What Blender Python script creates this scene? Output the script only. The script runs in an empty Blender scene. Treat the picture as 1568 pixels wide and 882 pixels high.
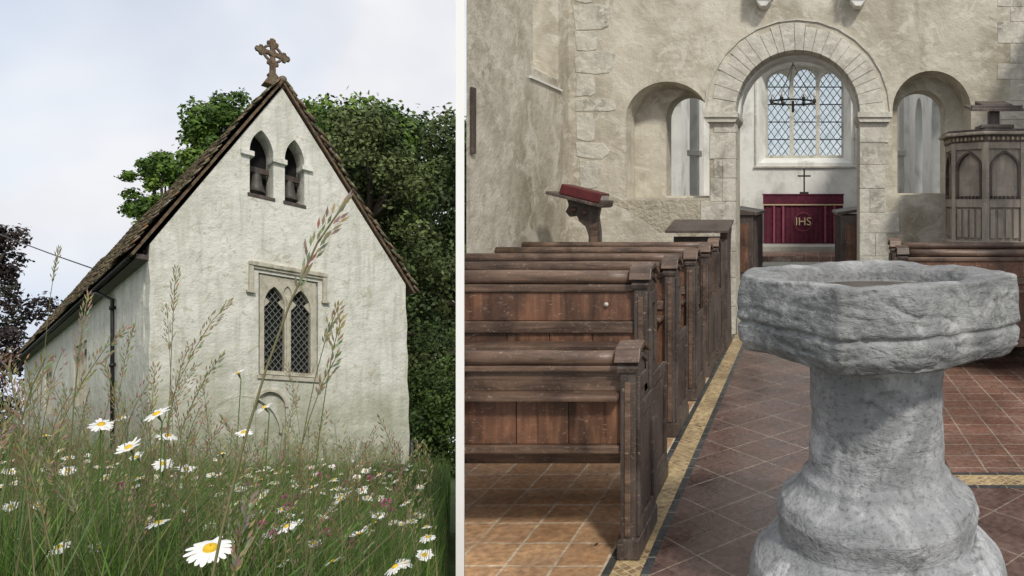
import bpy, bmesh, math, random
import numpy as np
from mathutils import Vector, Matrix, noise
random.seed(4); rng=np.random.default_rng(4)
sc=bpy.context.scene
sc.view_settings.view_transform='Standard'
sc.view_settings.look='None'
sc.view_settings.exposure=0

# ------------------------------------------------------------------ materials
def newmat(name):
    m=bpy.data.materials.new(name); m.use_nodes=True
    nt=m.node_tree; b=nt.nodes['Principled BSDF']
    return m,nt,b
def ramp(nt,stops):
    r=nt.nodes.new('ShaderNodeValToRGB'); e=r.color_ramp.elements
    while len(e)<len(stops): e.new(0.5)
    for i,(p,c) in enumerate(stops):
        e[i].position=p; e[i].color=(c[0],c[1],c[2],1)
    return r
def coords(nt,scale=(1,1,1),rot=(0,0,0)):
    t=nt.nodes.new('ShaderNodeTexCoord'); mp=nt.nodes.new('ShaderNodeMapping')
    mp.inputs['Scale'].default_value=scale; mp.inputs['Rotation'].default_value=rot
    nt.links.new(t.outputs['Object'],mp.inputs['Vector']); return mp.outputs['Vector']
def nz(nt,vec,scale,detail=8,rough=.6,dist=0):
    n=nt.nodes.new('ShaderNodeTexNoise'); n.inputs['Scale'].default_value=scale
    n.inputs['Detail'].default_value=min(detail,4.5); n.inputs['Roughness'].default_value=rough
    n.inputs['Distortion'].default_value=dist
    nt.links.new(vec,n.inputs['Vector']); return n.outputs['Fac']
def mixc(nt,fac,a,b,mode='MIX'):
    m=nt.nodes.new('ShaderNodeMix'); m.data_type='RGBA'; m.blend_type=mode
    for s,v in ((m.inputs[0],fac),(m.inputs[6],a),(m.inputs[7],b)):
        if isinstance(v,(int,float)): s.default_value=v
        elif isinstance(v,tuple): s.default_value=(v[0],v[1],v[2],1)
        else: nt.links.new(v,s)
    return m.outputs[2]
def mth(nt,op,a,b=None,c=None):
    n=nt.nodes.new('ShaderNodeMath'); n.operation=op
    for i,v in enumerate((a,b,c)):
        if v is None: continue
        if isinstance(v,(int,float)): n.inputs[i].default_value=v
        else: nt.links.new(v,n.inputs[i])
    return n.outputs[0]
def bumpn(nt,b,h,strength=.5,dist=.02):
    bp=nt.nodes.new('ShaderNodeBump'); bp.inputs['Strength'].default_value=strength
    bp.inputs['Distance'].default_value=dist
    nt.links.new(h,bp.inputs['Height']); nt.links.new(bp.outputs['Normal'],b.inputs['Normal'])
def mat(name,c1,c2,scale=3,rough=.85,bump=.4,bdist=.02,bscale=25,stain=None,sscale=1.2,slo=.52,shi=.68,vs=(1,1,1),spec=.3,dist=0,stain2=None,s2=.8):
    m,nt,b=newmat(name); v=coords(nt,vs)
    r=ramp(nt,[(.3,c1),(.7,c2)]); nt.links.new(nz(nt,v,scale,4 if stain else 3,dist=dist),r.inputs[0]); col=r.outputs[0]
    if stain:
        v2=coords(nt,(1,1,.6))
        rr=ramp(nt,[(slo,(0,0,0)),(shi,(1,1,1))]); nt.links.new(nz(nt,v2,sscale,10,.65,.3),rr.inputs[0])
        col=mixc(nt,rr.outputs[0],col,stain)
    if stain2:
        r5=ramp(nt,[(.50,(0,0,0)),(.60,(s2,s2,s2))]); nt.links.new(nz(nt,coords(nt,(1,1,1.3)),sscale*2.3,12,.70,1.0),r5.inputs[0])
        col=mixc(nt,r5.outputs[0],col,stain2)
    nt.links.new(col,b.inputs['Base Color'])
    b.inputs['Roughness'].default_value=rough; b.inputs['Specular IOR Level'].default_value=spec
    if bump: bumpn(nt,b,nz(nt,v,bscale,3,.65),bump,bdist)
    return m
def attrmat(name,rough=.6,trans=0.0,spec=.25):
    m,nt,b=newmat(name); a=nt.nodes.new('ShaderNodeAttribute'); a.attribute_name='Col'
    nt.links.new(a.outputs['Color'],b.inputs['Base Color']); b.inputs['Roughness'].default_value=rough
    b.inputs['Specular IOR Level'].default_value=spec
    if trans:
        tr=nt.nodes.new('ShaderNodeBsdfTranslucent'); nt.links.new(a.outputs['Color'],tr.inputs['Color'])
        mx=nt.nodes.new('ShaderNodeMixShader'); mx.inputs[0].default_value=trans
        nt.links.new(b.outputs[0],mx.inputs[1]); nt.links.new(tr.outputs[0],mx.inputs[2])
        nt.links.new(mx.outputs[0],nt.nodes['Material Output'].inputs['Surface'])
    return m
K=.339
def limewash():
    m,nt,b=newmat('limewash_render'); v=coords(nt)
    r=ramp(nt,[(.3,(.58,.58,.52)),(.7,(.74,.73,.67))]); nt.links.new(nz(nt,v,1.6,9,.62,.4),r.inputs[0]); col=r.outputs[0]
    st=ramp(nt,[(.48,(0,0,0)),(.70,(.8,.8,.8))]); nt.links.new(nz(nt,coords(nt,(3.2,3.2,.35)),1.6,9,.6,.3),st.inputs[0])
    col=mixc(nt,st.outputs[0],col,(.46,.46,.38))
    sp=nt.nodes.new('ShaderNodeSeparateXYZ'); nt.links.new(v,sp.inputs[0])
    hgt=mth(nt,'ADD',sp.outputs[2],mth(nt,'MULTIPLY',sp.outputs[1],K))
    low=nt.nodes.new('ShaderNodeMapRange'); low.inputs[1].default_value=5.8; low.inputs[2].default_value=.6; nt.links.new(hgt,low.inputs[0])
    f=mth(nt,'MULTIPLY',low.outputs[0],mth(nt,'MULTIPLY',nz(nt,v,1.1,10,.7,.6),1.4))
    al=ramp(nt,[(.18,(0,0,0)),(.70,(1,1,1))]); nt.links.new(f,al.inputs[0])
    col=mixc(nt,al.outputs[0],col,(.25,.265,.165))
    pt=ramp(nt,[(.57,(0,0,0)),(.64,(.75,.75,.75))]); nt.links.new(nz(nt,v,3.3,12,.75,1),pt.inputs[0])
    col=mixc(nt,pt.outputs[0],col,(.43,.41,.32))
    nt.links.new(col,b.inputs['Base Color']); b.inputs['Roughness'].default_value=.92
    h=mth(nt,'ADD',nz(nt,v,2.2,3,.5),mth(nt,'MULTIPLY',nz(nt,v,14,3,.7),.35))
    bumpn(nt,b,h,.7,.09); return m
M_render=limewash()
M_dress=mat('dressed_stone',(.40,.38,.31),(.55,.52,.43),6,.9,.5,.01,30,stain=(.28,.26,.19),sscale=4)
M_cross=mat('lichen_stone',(.06,.048,.04),(.22,.14,.08),9,.95,.8,.02,30,stain=(.17,.16,.12),sscale=9)
M_dark=mat('dark_iron',(.012,.012,.013),(.03,.03,.03),8,.5,.1)
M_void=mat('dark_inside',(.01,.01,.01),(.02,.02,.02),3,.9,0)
M_bronze=mat('bell_bronze',(.05,.05,.045),(.11,.10,.09),6,.5,.2)
M_plaster=mat('old_plaster',(.43,.395,.32),(.60,.565,.48),1.7,.92,.6,.03,9,stain=(.285,.255,.19),sscale=1.35,slo=.46,shi=.68,dist=.7,stain2=(.64,.61,.53),s2=.6)
M_plaster2=mat('pale_plaster',(.64,.64,.61),(.79,.79,.76),2.2,.92,.4,.02,12,stain=(.46,.46,.43),sscale=1.8)
M_ashlar=mat('ashlar_stone',(.41,.395,.345),(.60,.58,.51),5,.9,.7,.015,24,stain=(.27,.255,.215),sscale=3.5,stain2=(.65,.63,.56),s2=.7)
M_white=mat('divider_white',(.93,.93,.93),(.95,.95,.95),3,.8,0)
M_purple=mat('altar_velvet',(.07,.012,.025),(.12,.02,.042),14,.8,.3)
M_linen=mat('linen',(.5,.45,.42),(.6,.55,.5),10,.8,.2)
M_gold=mat('gold_thread',(.42,.33,.2),(.55,.45,.3),30,.5,.2)
M_redbook=mat('red_leather',(.07,.014,.016),(.12,.024,.026),9,.5,.2)
M_carpet=mat('step_stone',(.3,.29,.26),(.42,.4,.36),6,.8,.3)
def wood(name,c1,c2,vs,rough=.38,stain=(.035,.022,.017),scuff=(.30,.23,.18)):
    m,nt,b=newmat(name); v=coords(nt,vs)
    r=ramp(nt,[(.3,c1),(.7,c2)]); n1=nz(nt,v,3,4,.6,.6); nt.links.new(n1,r.inputs[0])
    v2=coords(nt); rr=ramp(nt,[(.44,(0,0,0)),(.72,(1,1,1))]); nt.links.new(nz(nt,v2,3.5,4,.6,.5),rr.inputs[0])
    col=mixc(nt,rr.outputs[0],r.outputs[0],stain)
    r3=ramp(nt,[(.595,(0,0,0)),(.635,(.9,.9,.9))]); nt.links.new(nz(nt,coords(nt,(3,3,8)),9,12,.8,1.4),r3.inputs[0])
    col=mixc(nt,r3.outputs[0],col,scuff)
    nt.links.new(col,b.inputs['Base Color']); 
    rg=nt.nodes.new('ShaderNodeMapRange'); rg.inputs[3].default_value=rough-.10; rg.inputs[4].default_value=rough+.22
    nt.links.new(n1,rg.inputs[0]); nt.links.new(rg.outputs[0],b.inputs['Roughness'])
    b.inputs['Specular IOR Level'].default_value=.55
    bumpn(nt,b,n1,.5,.006); return m
M_woodh=wood('oak_horizontal',(.07,.046,.034),(.22,.14,.098),(1.2,14,14))
M_woodv=wood('oak_vertical',(.075,.036,.023),(.27,.13,.075),(9,9,.9))
M_woodd=wood('dark_oak',(.04,.031,.028),(.125,.098,.085),(7,7,1),.45)
M_woodg=wood('weathered_oak',(.24,.21,.175),(.43,.38,.31),(9,9,1),.55,(.18,.15,.125),(.5,.46,.4))
def tiles(name,c1,c2,mortar,size,msize,rot,dirt,rough=.35,nbig=1.3,sub=0,dlo=.35,dhi=.75,slate=None):
    m,nt,b=newmat(name); v0=coords(nt)
    nw=nt.nodes.new('ShaderNodeTexNoise'); nw.inputs['Scale'].default_value=4; nw.inputs['Detail'].default_value=1; nt.links.new(v0,nw.inputs['Vector'])
    vm=nt.nodes.new('ShaderNodeVectorMath'); vm.operation='MULTIPLY_ADD'; vm.inputs[1].default_value=(.012,.012,0); nt.links.new(nw.outputs['Color'],vm.inputs[0]); nt.links.new(v0,vm.inputs[2])
    mp=nt.nodes.new('ShaderNodeMapping'); mp.inputs['Rotation'].default_value=(0,0,rot); nt.links.new(vm.outputs[0],mp.inputs['Vector']); v=mp.outputs['Vector']
    def brick(c1,c2,mo,s,ms):
        br=nt.nodes.new('ShaderNodeTexBrick'); br.offset=0; br.squash=1
        br.inputs['Color1'].default_value=(*c1,1); br.inputs['Color2'].default_value=(*c2,1); br.inputs['Mortar'].default_value=(*mo,1)
        br.inputs['Scale'].default_value=1; br.inputs['Mortar Size'].default_value=ms; br.inputs['Brick Width'].default_value=s
        br.inputs['Row Height'].default_value=s; br.inputs['Mortar Smooth'].default_value=.3
        nt.links.new(v,br.inputs['Vector']); return br
    br=brick(c1,c2,mortar,size,msize); base=br.outputs['Color']
    if sub:
        b2=brick(c1,c2,(.03,.025,.02),size/sub,.0035)
        if slate:
            b3=brick(slate,c1,(.03,.025,.02),size/sub,.0035); b3.inputs['Bias'].default_value=-.1
            base=mixc(nt,.55,b2.outputs['Color'],b3.outputs['Color'])
        else: base=b2.outputs['Color']
        base=mixc(nt,br.outputs['Fac'],base,mortar)
    rr=ramp(nt,[(dlo,(0,0,0)),(dhi,(1,1,1))]); nt.links.new(nz(nt,v,nbig*3,10,.7,.4),rr.inputs[0])
    col=mixc(nt,rr.outputs[0],base,dirt)
    n=nz(nt,v,30,3); r2=ramp(nt,[(.3,(.6,.6,.6)),(.7,(1.2,1.2,1.2))]); nt.links.new(n,r2.inputs[0])
    col=mixc(nt,1.0,col,r2.outputs[0],'MULTIPLY')
    r7=ramp(nt,[(.35,(.62,.6,.58)),(.6,(1.1,1.1,1.1))]); nt.links.new(nz(nt,v,1.4,3,.6,.5),r7.inputs[0]); col=mixc(nt,1.0,col,r7.outputs[0],'MULTIPLY')
    nt.links.new(col,b.inputs['Base Color'])
    rg=nt.nodes.new('ShaderNodeMapRange'); rg.inputs[3].default_value=rough-.14; rg.inputs[4].default_value=rough+.3
    nt.links.new(rr.outputs[0],rg.inputs[0]); nt.links.new(rg.outputs[0],b.inputs['Roughness'])
    bumpn(nt,b,mth(nt,'SUBTRACT',n,br.outputs['Fac']),.35,.006)
    return m
M_tileL=tiles('terracotta_tiles',(.54,.31,.16),(.72,.46,.26),(.82,.74,.58),.205,.007,0,(.45,.30,.19),.38)
M_tileA=tiles('aisle_tiles',(.17,.08,.06),(.11,.07,.06),(.42,.37,.29),.32,.0045,math.radians(45),(.19,.125,.105),.26,sub=2,slate=(.05,.056,.062))
M_tileR=tiles('red_tiles',(.22,.11,.08),(.31,.165,.12),(.52,.46,.39),.2,.006,0,(.25,.165,.13),.32)
M_band1=tiles('pattern_tiles',(.60,.45,.21),(.22,.11,.06),(.58,.5,.34),.034,.004,math.radians(45),(.46,.35,.19))
M_band2=tiles('dark_border_tiles',(.035,.045,.055),(.06,.07,.075),(.3,.28,.22),.15,.005,0,(.09,.09,.08))

def glassmat(name,tint,tfac):
    m,nt,b=newmat(name)
    tr=nt.nodes.new('ShaderNodeBsdfTransparent'); tr.inputs[0].default_value=(.98,1,1,1)
    tl=nt.nodes.new('ShaderNodeBsdfTranslucent')
    r=ramp(nt,[(.40,tint),(.56,(.9,.96,.98))]); nt.links.new(nz(nt,coords(nt),7,8,.75,.6),r.inputs[0]); nt.links.new(r.outputs[0],tl.inputs[0])
    mx=nt.nodes.new('ShaderNodeMixShader'); mx.inputs[0].default_value=tfac
    nt.links.new(tr.outputs[0],mx.inputs[1]); nt.links.new(tl.outputs[0],mx.inputs[2])
    nt.links.new(mx.outputs[0],nt.nodes['Material Output'].inputs['Surface']); return m
M_glass=glassmat('old_window_glass',(.25,.40,.32),.25)
M_dkglass=mat('dark_window_glass',(.01,.012,.012),(.035,.04,.04),6,.15,.2,.004,8,spec=.5)
M_lead=mat('lead_cames',(.07,.08,.085),(.13,.13,.14),8,.6,.1)
M_leadl=mat('pale_lead',(.16,.16,.15),(.22,.22,.21),8,.6,.1)

# ------------------------------------------------------------------ helpers
def empty(name):
    e=bpy.data.objects.new(name,None); sc.collection.objects.link(e); return e
def mkobj(name,verts,faces,m,parent=None,smooth=False,recalc=True,bevel=0):
    me=bpy.data.meshes.new(name); me.from_pydata([tuple(v) for v in verts],[],faces)
    if recalc or bevel:
        bm=bmesh.new(); bm.from_mesh(me); bmesh.ops.recalc_face_normals(bm,faces=bm.faces[:])
        if bevel: bmesh.ops.bevel(bm,geom=bm.edges[:],offset=bevel,segments=2,affect='EDGES',profile=.6)
        bm.to_mesh(me); bm.free()
    if m: me.materials.append(m)
    if smooth: me.polygons.foreach_set('use_smooth',[True]*len(me.polygons))
    o=bpy.data.objects.new(name,me); sc.collection.objects.link(o)
    if parent: o.parent=parent
    return o
IM=lambda p,q,d:(p,d,q)
SM=lambda p,q,d:(d,p,q)
PM=lambda p,q,d:(p,q,d)
def prism(name,poly,d0,d1,M,m,parent=None,bevel=0,poly1=None,smooth=False):
    n=len(poly); q=poly1 or poly
    vs=[M(a,b,d0) for a,b in poly]+[M(a,b,d1) for a,b in q]
    fs=[list(range(n)),list(range(2*n-1,n-1,-1))]+[[i,(i+1)%n,n+(i+1)%n,n+i] for i in range(n)]
    return mkobj(name,vs,fs,m,parent,smooth,True,bevel)
def rect(a0,b0,a1,b1): return [(a0,b0),(a1,b0),(a1,b1),(a0,b1)]
def box(name,x0,x1,y0,y1,z0,z1,m,parent=None,bevel=0):
    return prism(name,rect(x0,y0,x1,y1),z0,z1,PM,m,parent,bevel)
def arch(a0,a1,b0,bs,rise,kind='round',n=14):
    w=a1-a0; c=(a0+a1)/2; pts=[(a0,b0),(a1,b0)]
    if kind=='round':
        for i in range(n+1):
            t=math.pi*i/n; pts.append((c+w/2*math.cos(t),bs+rise*math.sin(t)))
    else:
        h=math.sqrt(3)/2
        for i in range(n//2+1):
            t=math.radians(60)*i/(n//2); pts.append((a0+w*math.cos(t),bs+rise*math.sin(t)/h))
        for i in range(1,n//2+1):
            t=math.radians(120)+math.radians(60)*i/(n//2); pts.append((a1+w*math.cos(t),bs+rise*math.sin(t)/h))
    return pts
def cut(o,cutters):
    for c in cutters:
        md=o.modifiers.new('b','BOOLEAN'); md.object=c; md.operation='DIFFERENCE'; md.solver='EXACT'
    bpy.context.view_layer.update()
    dg=bpy.context.evaluated_depsgraph_get(); me=bpy.data.meshes.new_from_object(o.evaluated_get(dg))
    o.modifiers.clear(); o.data=me
    for c in cutters: bpy.data.objects.remove(c)
    return o
def tube(pts,radii,n=8,cap=True):
    vs=[];fs=[];P=[Vector(p) for p in pts]
    for i,p in enumerate(P):
        t=(P[min(i+1,len(P)-1)]-P[max(i-1,0)]).normalized()
        a=t.orthogonal().normalized() if i==0 else (a-t*a.dot(t)).normalized()
        b=t.cross(a)
        for k in range(n):
            th=2*math.pi*k/n; vs.append(p+(a*math.cos(th)+b*math.sin(th))*radii[i])
    for i in range(len(P)-1):
        for k in range(n):
            fs.append([i*n+k,i*n+(k+1)%n,(i+1)*n+(k+1)%n,(i+1)*n+k])
    if cap: fs+= [list(range(n))[::-1],list(range((len(P)-1)*n,len(P)*n))]
    return vs,fs
def tubeobj(name,pts,r,m,parent=None,n=8):
    rr=r if isinstance(r,list) else [r]*len(pts)
    v,f=tube(pts,rr,n); return mkobj(name,v,f,m,parent,True)
def lattice(name,a0,a1,b0,b1,sa,sb,t,d,M,m,parent):
    vs=[];fs=[]
    def seg(p,q):
        dx,dy=q[0]-p[0],q[1]-p[1]; L=math.hypot(dx,dy)
        if L<.02: return
        nx,ny=-dy/L*t/2,dx/L*t/2; k=len(vs)
        for dd in (d,d+t):
            for s,e in ((p,1),(q,1),(q,-1),(p,-1)): vs.append(M(s[0]+nx*e,s[1]+ny*e,dd))
        fs.extend([[k,k+1,k+2,k+3],[k+7,k+6,k+5,k+4]]+[[k+i,k+(i+1)%4,k+4+(i+1)%4,k+4+i] for i in range(4)])
    sl=sb/sa; H=b1-b0; W=a1-a0
    o=-H/sl
    while o<W:
        x0,x1=max(0,o),min(W,o+H/sl)
        if x1>x0:
            seg((a0+x0,b0+(x0-o)*sl),(a0+x1,b0+(x1-o)*sl))
            seg((a0+x0,b1-(x0-o)*sl),(a0+x1,b1-(x1-o)*sl))
        o+=sa
    mkobj(name,vs,fs,m,parent)
def npmesh(name,V,F,m,parent=None,C=None,smooth=False):
    V=np.asarray(V,dtype=np.float32); F=np.asarray(F,dtype=np.int32); k=F.shape[1]
    me=bpy.data.meshes.new(name); me.vertices.add(len(V)); me.vertices.foreach_set('co',V.ravel())
    me.loops.add(F.size); me.loops.foreach_set('vertex_index',F.ravel())
    me.polygons.add(len(F)); me.polygons.foreach_set('loop_start',np.arange(len(F),dtype=np.int32)*k)
    me.polygons.foreach_set('loop_total',np.full(len(F),k,dtype=np.int32))
    me.update(calc_edges=True)
    if C is not None:
        ca=me.color_attributes.new('Col','FLOAT_COLOR','POINT')
        C4=np.ones((len(V),4),dtype=np.float32); C4[:,:3]=C; ca.data.foreach_set('color',C4.ravel())
    if smooth: me.polygons.foreach_set('use_smooth',[True]*len(F))
    me.materials.append(m); o=bpy.data.objects.new(name,me); sc.collection.objects.link(o)
    if parent: o.parent=parent
    return o

# ------------------------------------------------------------------ camera, sky, sun
cam=bpy.data.objects.new('camera',bpy.data.cameras.new('camera')); sc.collection.objects.link(cam)
cam.location=(0,0,1.5); cam.rotation_euler=(math.radians(90),0,0)
cam.data.sensor_width=36; cam.data.lens=36*1150/1568
cam.data.shift_x=-451/1568; cam.data.shift_y=-136/1568
cam.data.clip_start=.05; cam.data.clip_end=2000; sc.camera=cam

sd=Vector((.40,-.60,.70)).normalized()
sun=bpy.data.objects.new('sun',bpy.data.lights.new('sun','SUN')); sc.collection.objects.link(sun)
sun.data.energy=2.6; sun.data.angle=math.radians(6); sun.data.color=(1,.94,.84)
sun.rotation_euler=sd.to_track_quat('Z','Y').to_euler()
w=bpy.data.worlds.new('World'); sc.world=w; w.use_nodes=True; nt=w.node_tree
bg=nt.nodes['Background']; bg.inputs['Strength'].default_value=.15
sky=nt.nodes.new('ShaderNodeTexSky'); sky.sky_type='NISHITA'; sky.sun_disc=False
sky.sun_elevation=math.asin(sd.z); sky.sun_rotation=math.atan2(sd.x,sd.y)
tc=nt.nodes.new('ShaderNodeTexCoord'); sp=nt.nodes.new('ShaderNodeSeparateXYZ'); cb=nt.nodes.new('ShaderNodeCombineXYZ')
ab=nt.nodes.new('ShaderNodeMath'); ab.operation='ABSOLUTE'; ad=nt.nodes.new('ShaderNodeMath'); ad.inputs[1].default_value=.12
nt.links.new(tc.outputs['Generated'],sp.inputs[0]); nt.links.new(sp.outputs[0],cb.inputs[0]); nt.links.new(sp.outputs[1],cb.inputs[1])
nt.links.new(sp.outputs[2],ab.inputs[0]); nt.links.new(ab.outputs[0],ad.inputs[0]); nt.links.new(ad.outputs[0],cb.inputs[2])
nt.links.new(cb.outputs[0],sky.inputs['Vector'])
cn=nz(nt,tc.outputs['Generated'],2.6,3,.55,.5)
cr=ramp(nt,[(.34,(.45,.45,.45)),(.52,(1,1,1))]); nt.links.new(cn,cr.inputs[0])
cn2=nz(nt,tc.outputs['Generated'],6,3,.5); cr2=ramp(nt,[(.32,(5.2,5.28,5.65)),(.66,(6.35,6.35,6.5))]); nt.links.new(cn2,cr2.inputs[0])
base=mixc(nt,.3,sky.outputs[0],(4.5,5.3,6.2))
nt.links.new(mixc(nt,cr.outputs[0],base,cr2.outputs[0]),bg.inputs['Color'])

# ------------------------------------------------------------------ terrain
def gz(Y): return .6-K*Y if Y>0 else .6
def axis(lims):
    out=[]
    for a,b,s in lims:
        x=a
        while x<b-1e-6: out.append(x); x+=s
    out.append(lims[-1][1]); return out
xs=axis([(-420,-60,30),(-60,-12,3),(-12,-4,.5),(-4,1,.12),(1,9,1),(9,300,40)]); ys=axis([(-12,0,2),(0,9,.25),(9,30,1.5),(30,90,6),(90,420,30)])
V=[];F=[]
for y in ys:
    for x in xs:
        z=gz(y)+.05*noise.noise(Vector((x*.5,y*.5,0)))
        if x>-.465*max(y,0)+.05: z=min(z,-.32)
        V.append((x,y,z))
nx=len(xs)
for j in range(len(ys)-1):
    for i in range(nx-1): F.append((j*nx+i,j*nx+i+1,(j+1)*nx+i+1,(j+1)*nx+i))
npmesh('meadow_ground',V,F,mat('meadow_earth',(.03,.055,.012),(.06,.095,.025),2,.95,.6,.05,12),smooth=True)

# ------------------------------------------------------------------ church exterior
church=empty('church')
O=Vector((-16.9,19.3,1.5-K*19.3))
def C(u,v,w_):
    return (O.x+.601*u-.765*w_, O.y+.799*u+.644*w_, O.z+v-K*(.799*u+.644*w_))
CF=lambda p,q,d:C(p,q,d)
CSd=lambda p,q,d:C(d,q,p)
gab=[(-.06,-1.6),(6.56,-1.6),(6.53,0),(6.55,.6),(6.51,1.2),(6.53,1.8),(6.47,2.4),(6.50,3.1),(6.45,3.6),(6.475,4.2),(6.42,4.8),(6.42,5.5),(2.95,10.55),(.02,5.40),(-.01,4.9),(.03,4.4),(.0,3.8),(.03,3.2),(-.01,2.6),(.01,2),(-.03,1.4),(-.01,.8),(-.04,0)]
g=prism('gable_wall',gab,0,.7,CF,M_render,church)
cs=[prism('c',arch(2.17,2.74,7.32,8.5,.66,'pointed'),-.3,1.2,CF,None),
    prism('c',arch(3.02,3.52,7.32,8.5,.66,'pointed'),-.3,1.2,CF,None),
    prism('c',rect(2.38,2.24,3.88,5.12),-.3,.14,CF,None),
    prism('c',rect(2.45,2.3,3.8,5.0),.1,1.2,CF,None),
    prism('c',arch(2.3,3.05,-1.5,1.35,.42,'round'),-.3,.10,CF,None)]
cut(g,cs)
prism('belfry_shade_sheet',rect(1.9,7.1,3.8,9.4),.74,.8,CF,M_void,church)  # near-black sheet: the shade inside the belfry put into its colour
def archband(name,a0,a1,bs,rise,t,d0,d1,M,m,parent,kind='round',drop=0):
    o=arch(a0-t,a1+t,bs-drop,bs,rise+t,kind)[2:]; i=arch(a0,a1,bs-drop,bs,rise,kind)[2:]
    if drop: o=[(a1+t,bs-drop)]+o+[(a0-t,bs-drop)]; i=[(a1,bs-drop)]+i+[(a0,bs-drop)]
    n=len(o); vs=[M(p[0],p[1],d) for d in (d0,d1) for p in o]+[M(p[0],p[1],d) for d in (d0,d1) for p in i]
    fs=[]
    for k in range(n-1):
        fs+= [[k,k+1,2*n+k+1,2*n+k],[n+k,3*n+k,3*n+k+1,n+k+1],[k,n+k,n+k+1,k+1],[2*n+k,2*n+k+1,3*n+k+1,3*n+k]]
    fs+=[[0,2*n,3*n,n],[n-1,2*n-1,4*n-1,3*n-1]]
    return mkobj(name,vs,fs,m,parent)
archband('door_hood',2.32,3.03,1.35,.42,.07,-.05,.05,CF,M_dress,church)
archband('old_arch_line',1.2,2.9,.6,1.0,.06,-.012,.05,CF,M_render,church)
for i,(a,b) in enumerate(((1.95,2.26),(2.70,3.06),(3.44,3.72))):
    prism('impost_%d'%i,rect(a,8.33,b,8.47),-.12,.45,CF,M_render,church,.015)
for i,(a,b) in enumerate(((2.12,2.78),(2.98,3.56))):
    prism('bell_sill_%d'%i,rect(a,7.22,b,7.315),-.03,.4,CF,M_woodd,church,.01)
    cx=(a+b)/2; prof=[(.0,8.05),(.07,8.05),(.11,7.98),(.13,7.8),(.17,7.62),(.22,7.52),(.2,7.5)]
    vs=[];fs=[];n=16
    for r_,z_ in prof:
        for k in range(n): vs.append(C(cx+r_*math.cos(k*2*math.pi/n),z_,.45+r_*math.sin(k*2*math.pi/n)))
    for j in range(len(prof)-1):
        for k in range(n): fs.append([j*n+k,j*n+(k+1)%n,(j+1)*n+(k+1)%n,(j+1)*n+k])
    mkobj('bell_%d'%i,vs,fs,M_bronze,church,True)
    prism('headstock_%d'%i,rect(a+.05,8.05,b-.05,8.2),.4,.5,CF,M_woodd,church)
fr=prism('window_frame',rect(2.42,2.27,3.84,5.08),.06,.3,CF,M_dress,church)
cut(fr,[prism('c',arch(2.53,3.03,2.38,4.25,.55,'pointed'),-.2,.6,CF,None),prism('c',arch(3.19,3.70,2.38,4.25,.55,'pointed'),-.2,.6,CF,None),
        prism('c',arch(3.0,3.22,4.55,4.62,.25,'pointed'),-.2,.12,CF,None)])
for k,(a,b) in enumerate(((2.53,3.03),(3.19,3.70))):
    c=(a+b)/2
    for s in (-1,1):
        prism('cusp_%d%d'%(k,s),[(c+s*.26,4.50),(c+s*.26,4.16),(c+s*.19,4.24),(c+s*.10,4.36),(c+s*.17,4.44)],.12,.22,CF,M_dress,church)
    lattice('leading_%d'%k,a,b,2.36,4.85,.15,.21,.014,.2,CF,M_leadl,church)
prism('window_glass',rect(2.44,2.3,3.82,5.05),.305,.33,CF,M_dkglass,church)
prism('mullion_roll',rect(3.08,2.38,3.14,4.5),.02,.07,CF,M_dress,church,.01)
prism('label_top',rect(2.14,5.28,4.10,5.40),-.13,.05,CF,M_dress,church,.02)
prism('label_under',rect(2.2,5.21,4.04,5.278),-.07,.05,CF,M_dress,church,.01)
prism('label_drop_l',rect(2.14,4.58,2.25,5.278),-.10,.05,CF,M_dress,church,.015)
prism('label_drop_r',rect(3.99,4.58,4.10,5.278),-.10,.05,CF,M_dress,church,.015)
prism('label_stop_l',rect(2.08,4.5,2.28,4.577),-.13,.05,CF,M_dress,church,.015)
prism('label_stop_r',rect(3.96,4.5,4.16,4.577),-.13,.05,CF,M_dress,church,.015)
prism('window_sill',[(2.34,2.12),(3.92,2.12),(3.92,2.235),(2.34,2.235)],-.07,.2,CF,M_dress,church,.015)
L=34
sw=prism('side_wall',rect(.7,-1.6,L,5.36),.0,.6,CSd,M_render,church)
cut(sw,[prism('c',rect(a,1.6,b,4.0),-.3,.22,CSd,None) for a,b in ((10.8,14.2),(21,24))])
for k,(a,b) in enumerate(((10.8,14.2),(21,24))):
    f2=prism('side_window_frame_%d'%k,rect(a+.03,1.63,b-.03,3.97),.05,.2,CSd,M_dress,church)
    cut(f2,[prism('c',arch(a+.2+j*(b-a-.3)/3,a+.1+(j+1)*(b-a-.3)/3,1.8,3.4,.35,'pointed'),-.1,.4,CSd,None) for j in range(3)])
    prism('side_glass_%d'%k,rect(a+.04,1.64,b-.04,3.9),.205,.215,CSd,M_dkglass,church)
prism('far_side_wall',rect(.7,-1.6,L,5.46),5.9,6.40,CSd,M_render,church)
prism('end_wall',[(.6,-1.6),(5.9,-1.6),(5.9,6.2),(2.95,10.4),(.6,6.2)],L-.6,L,CF,M_render,church)
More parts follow.
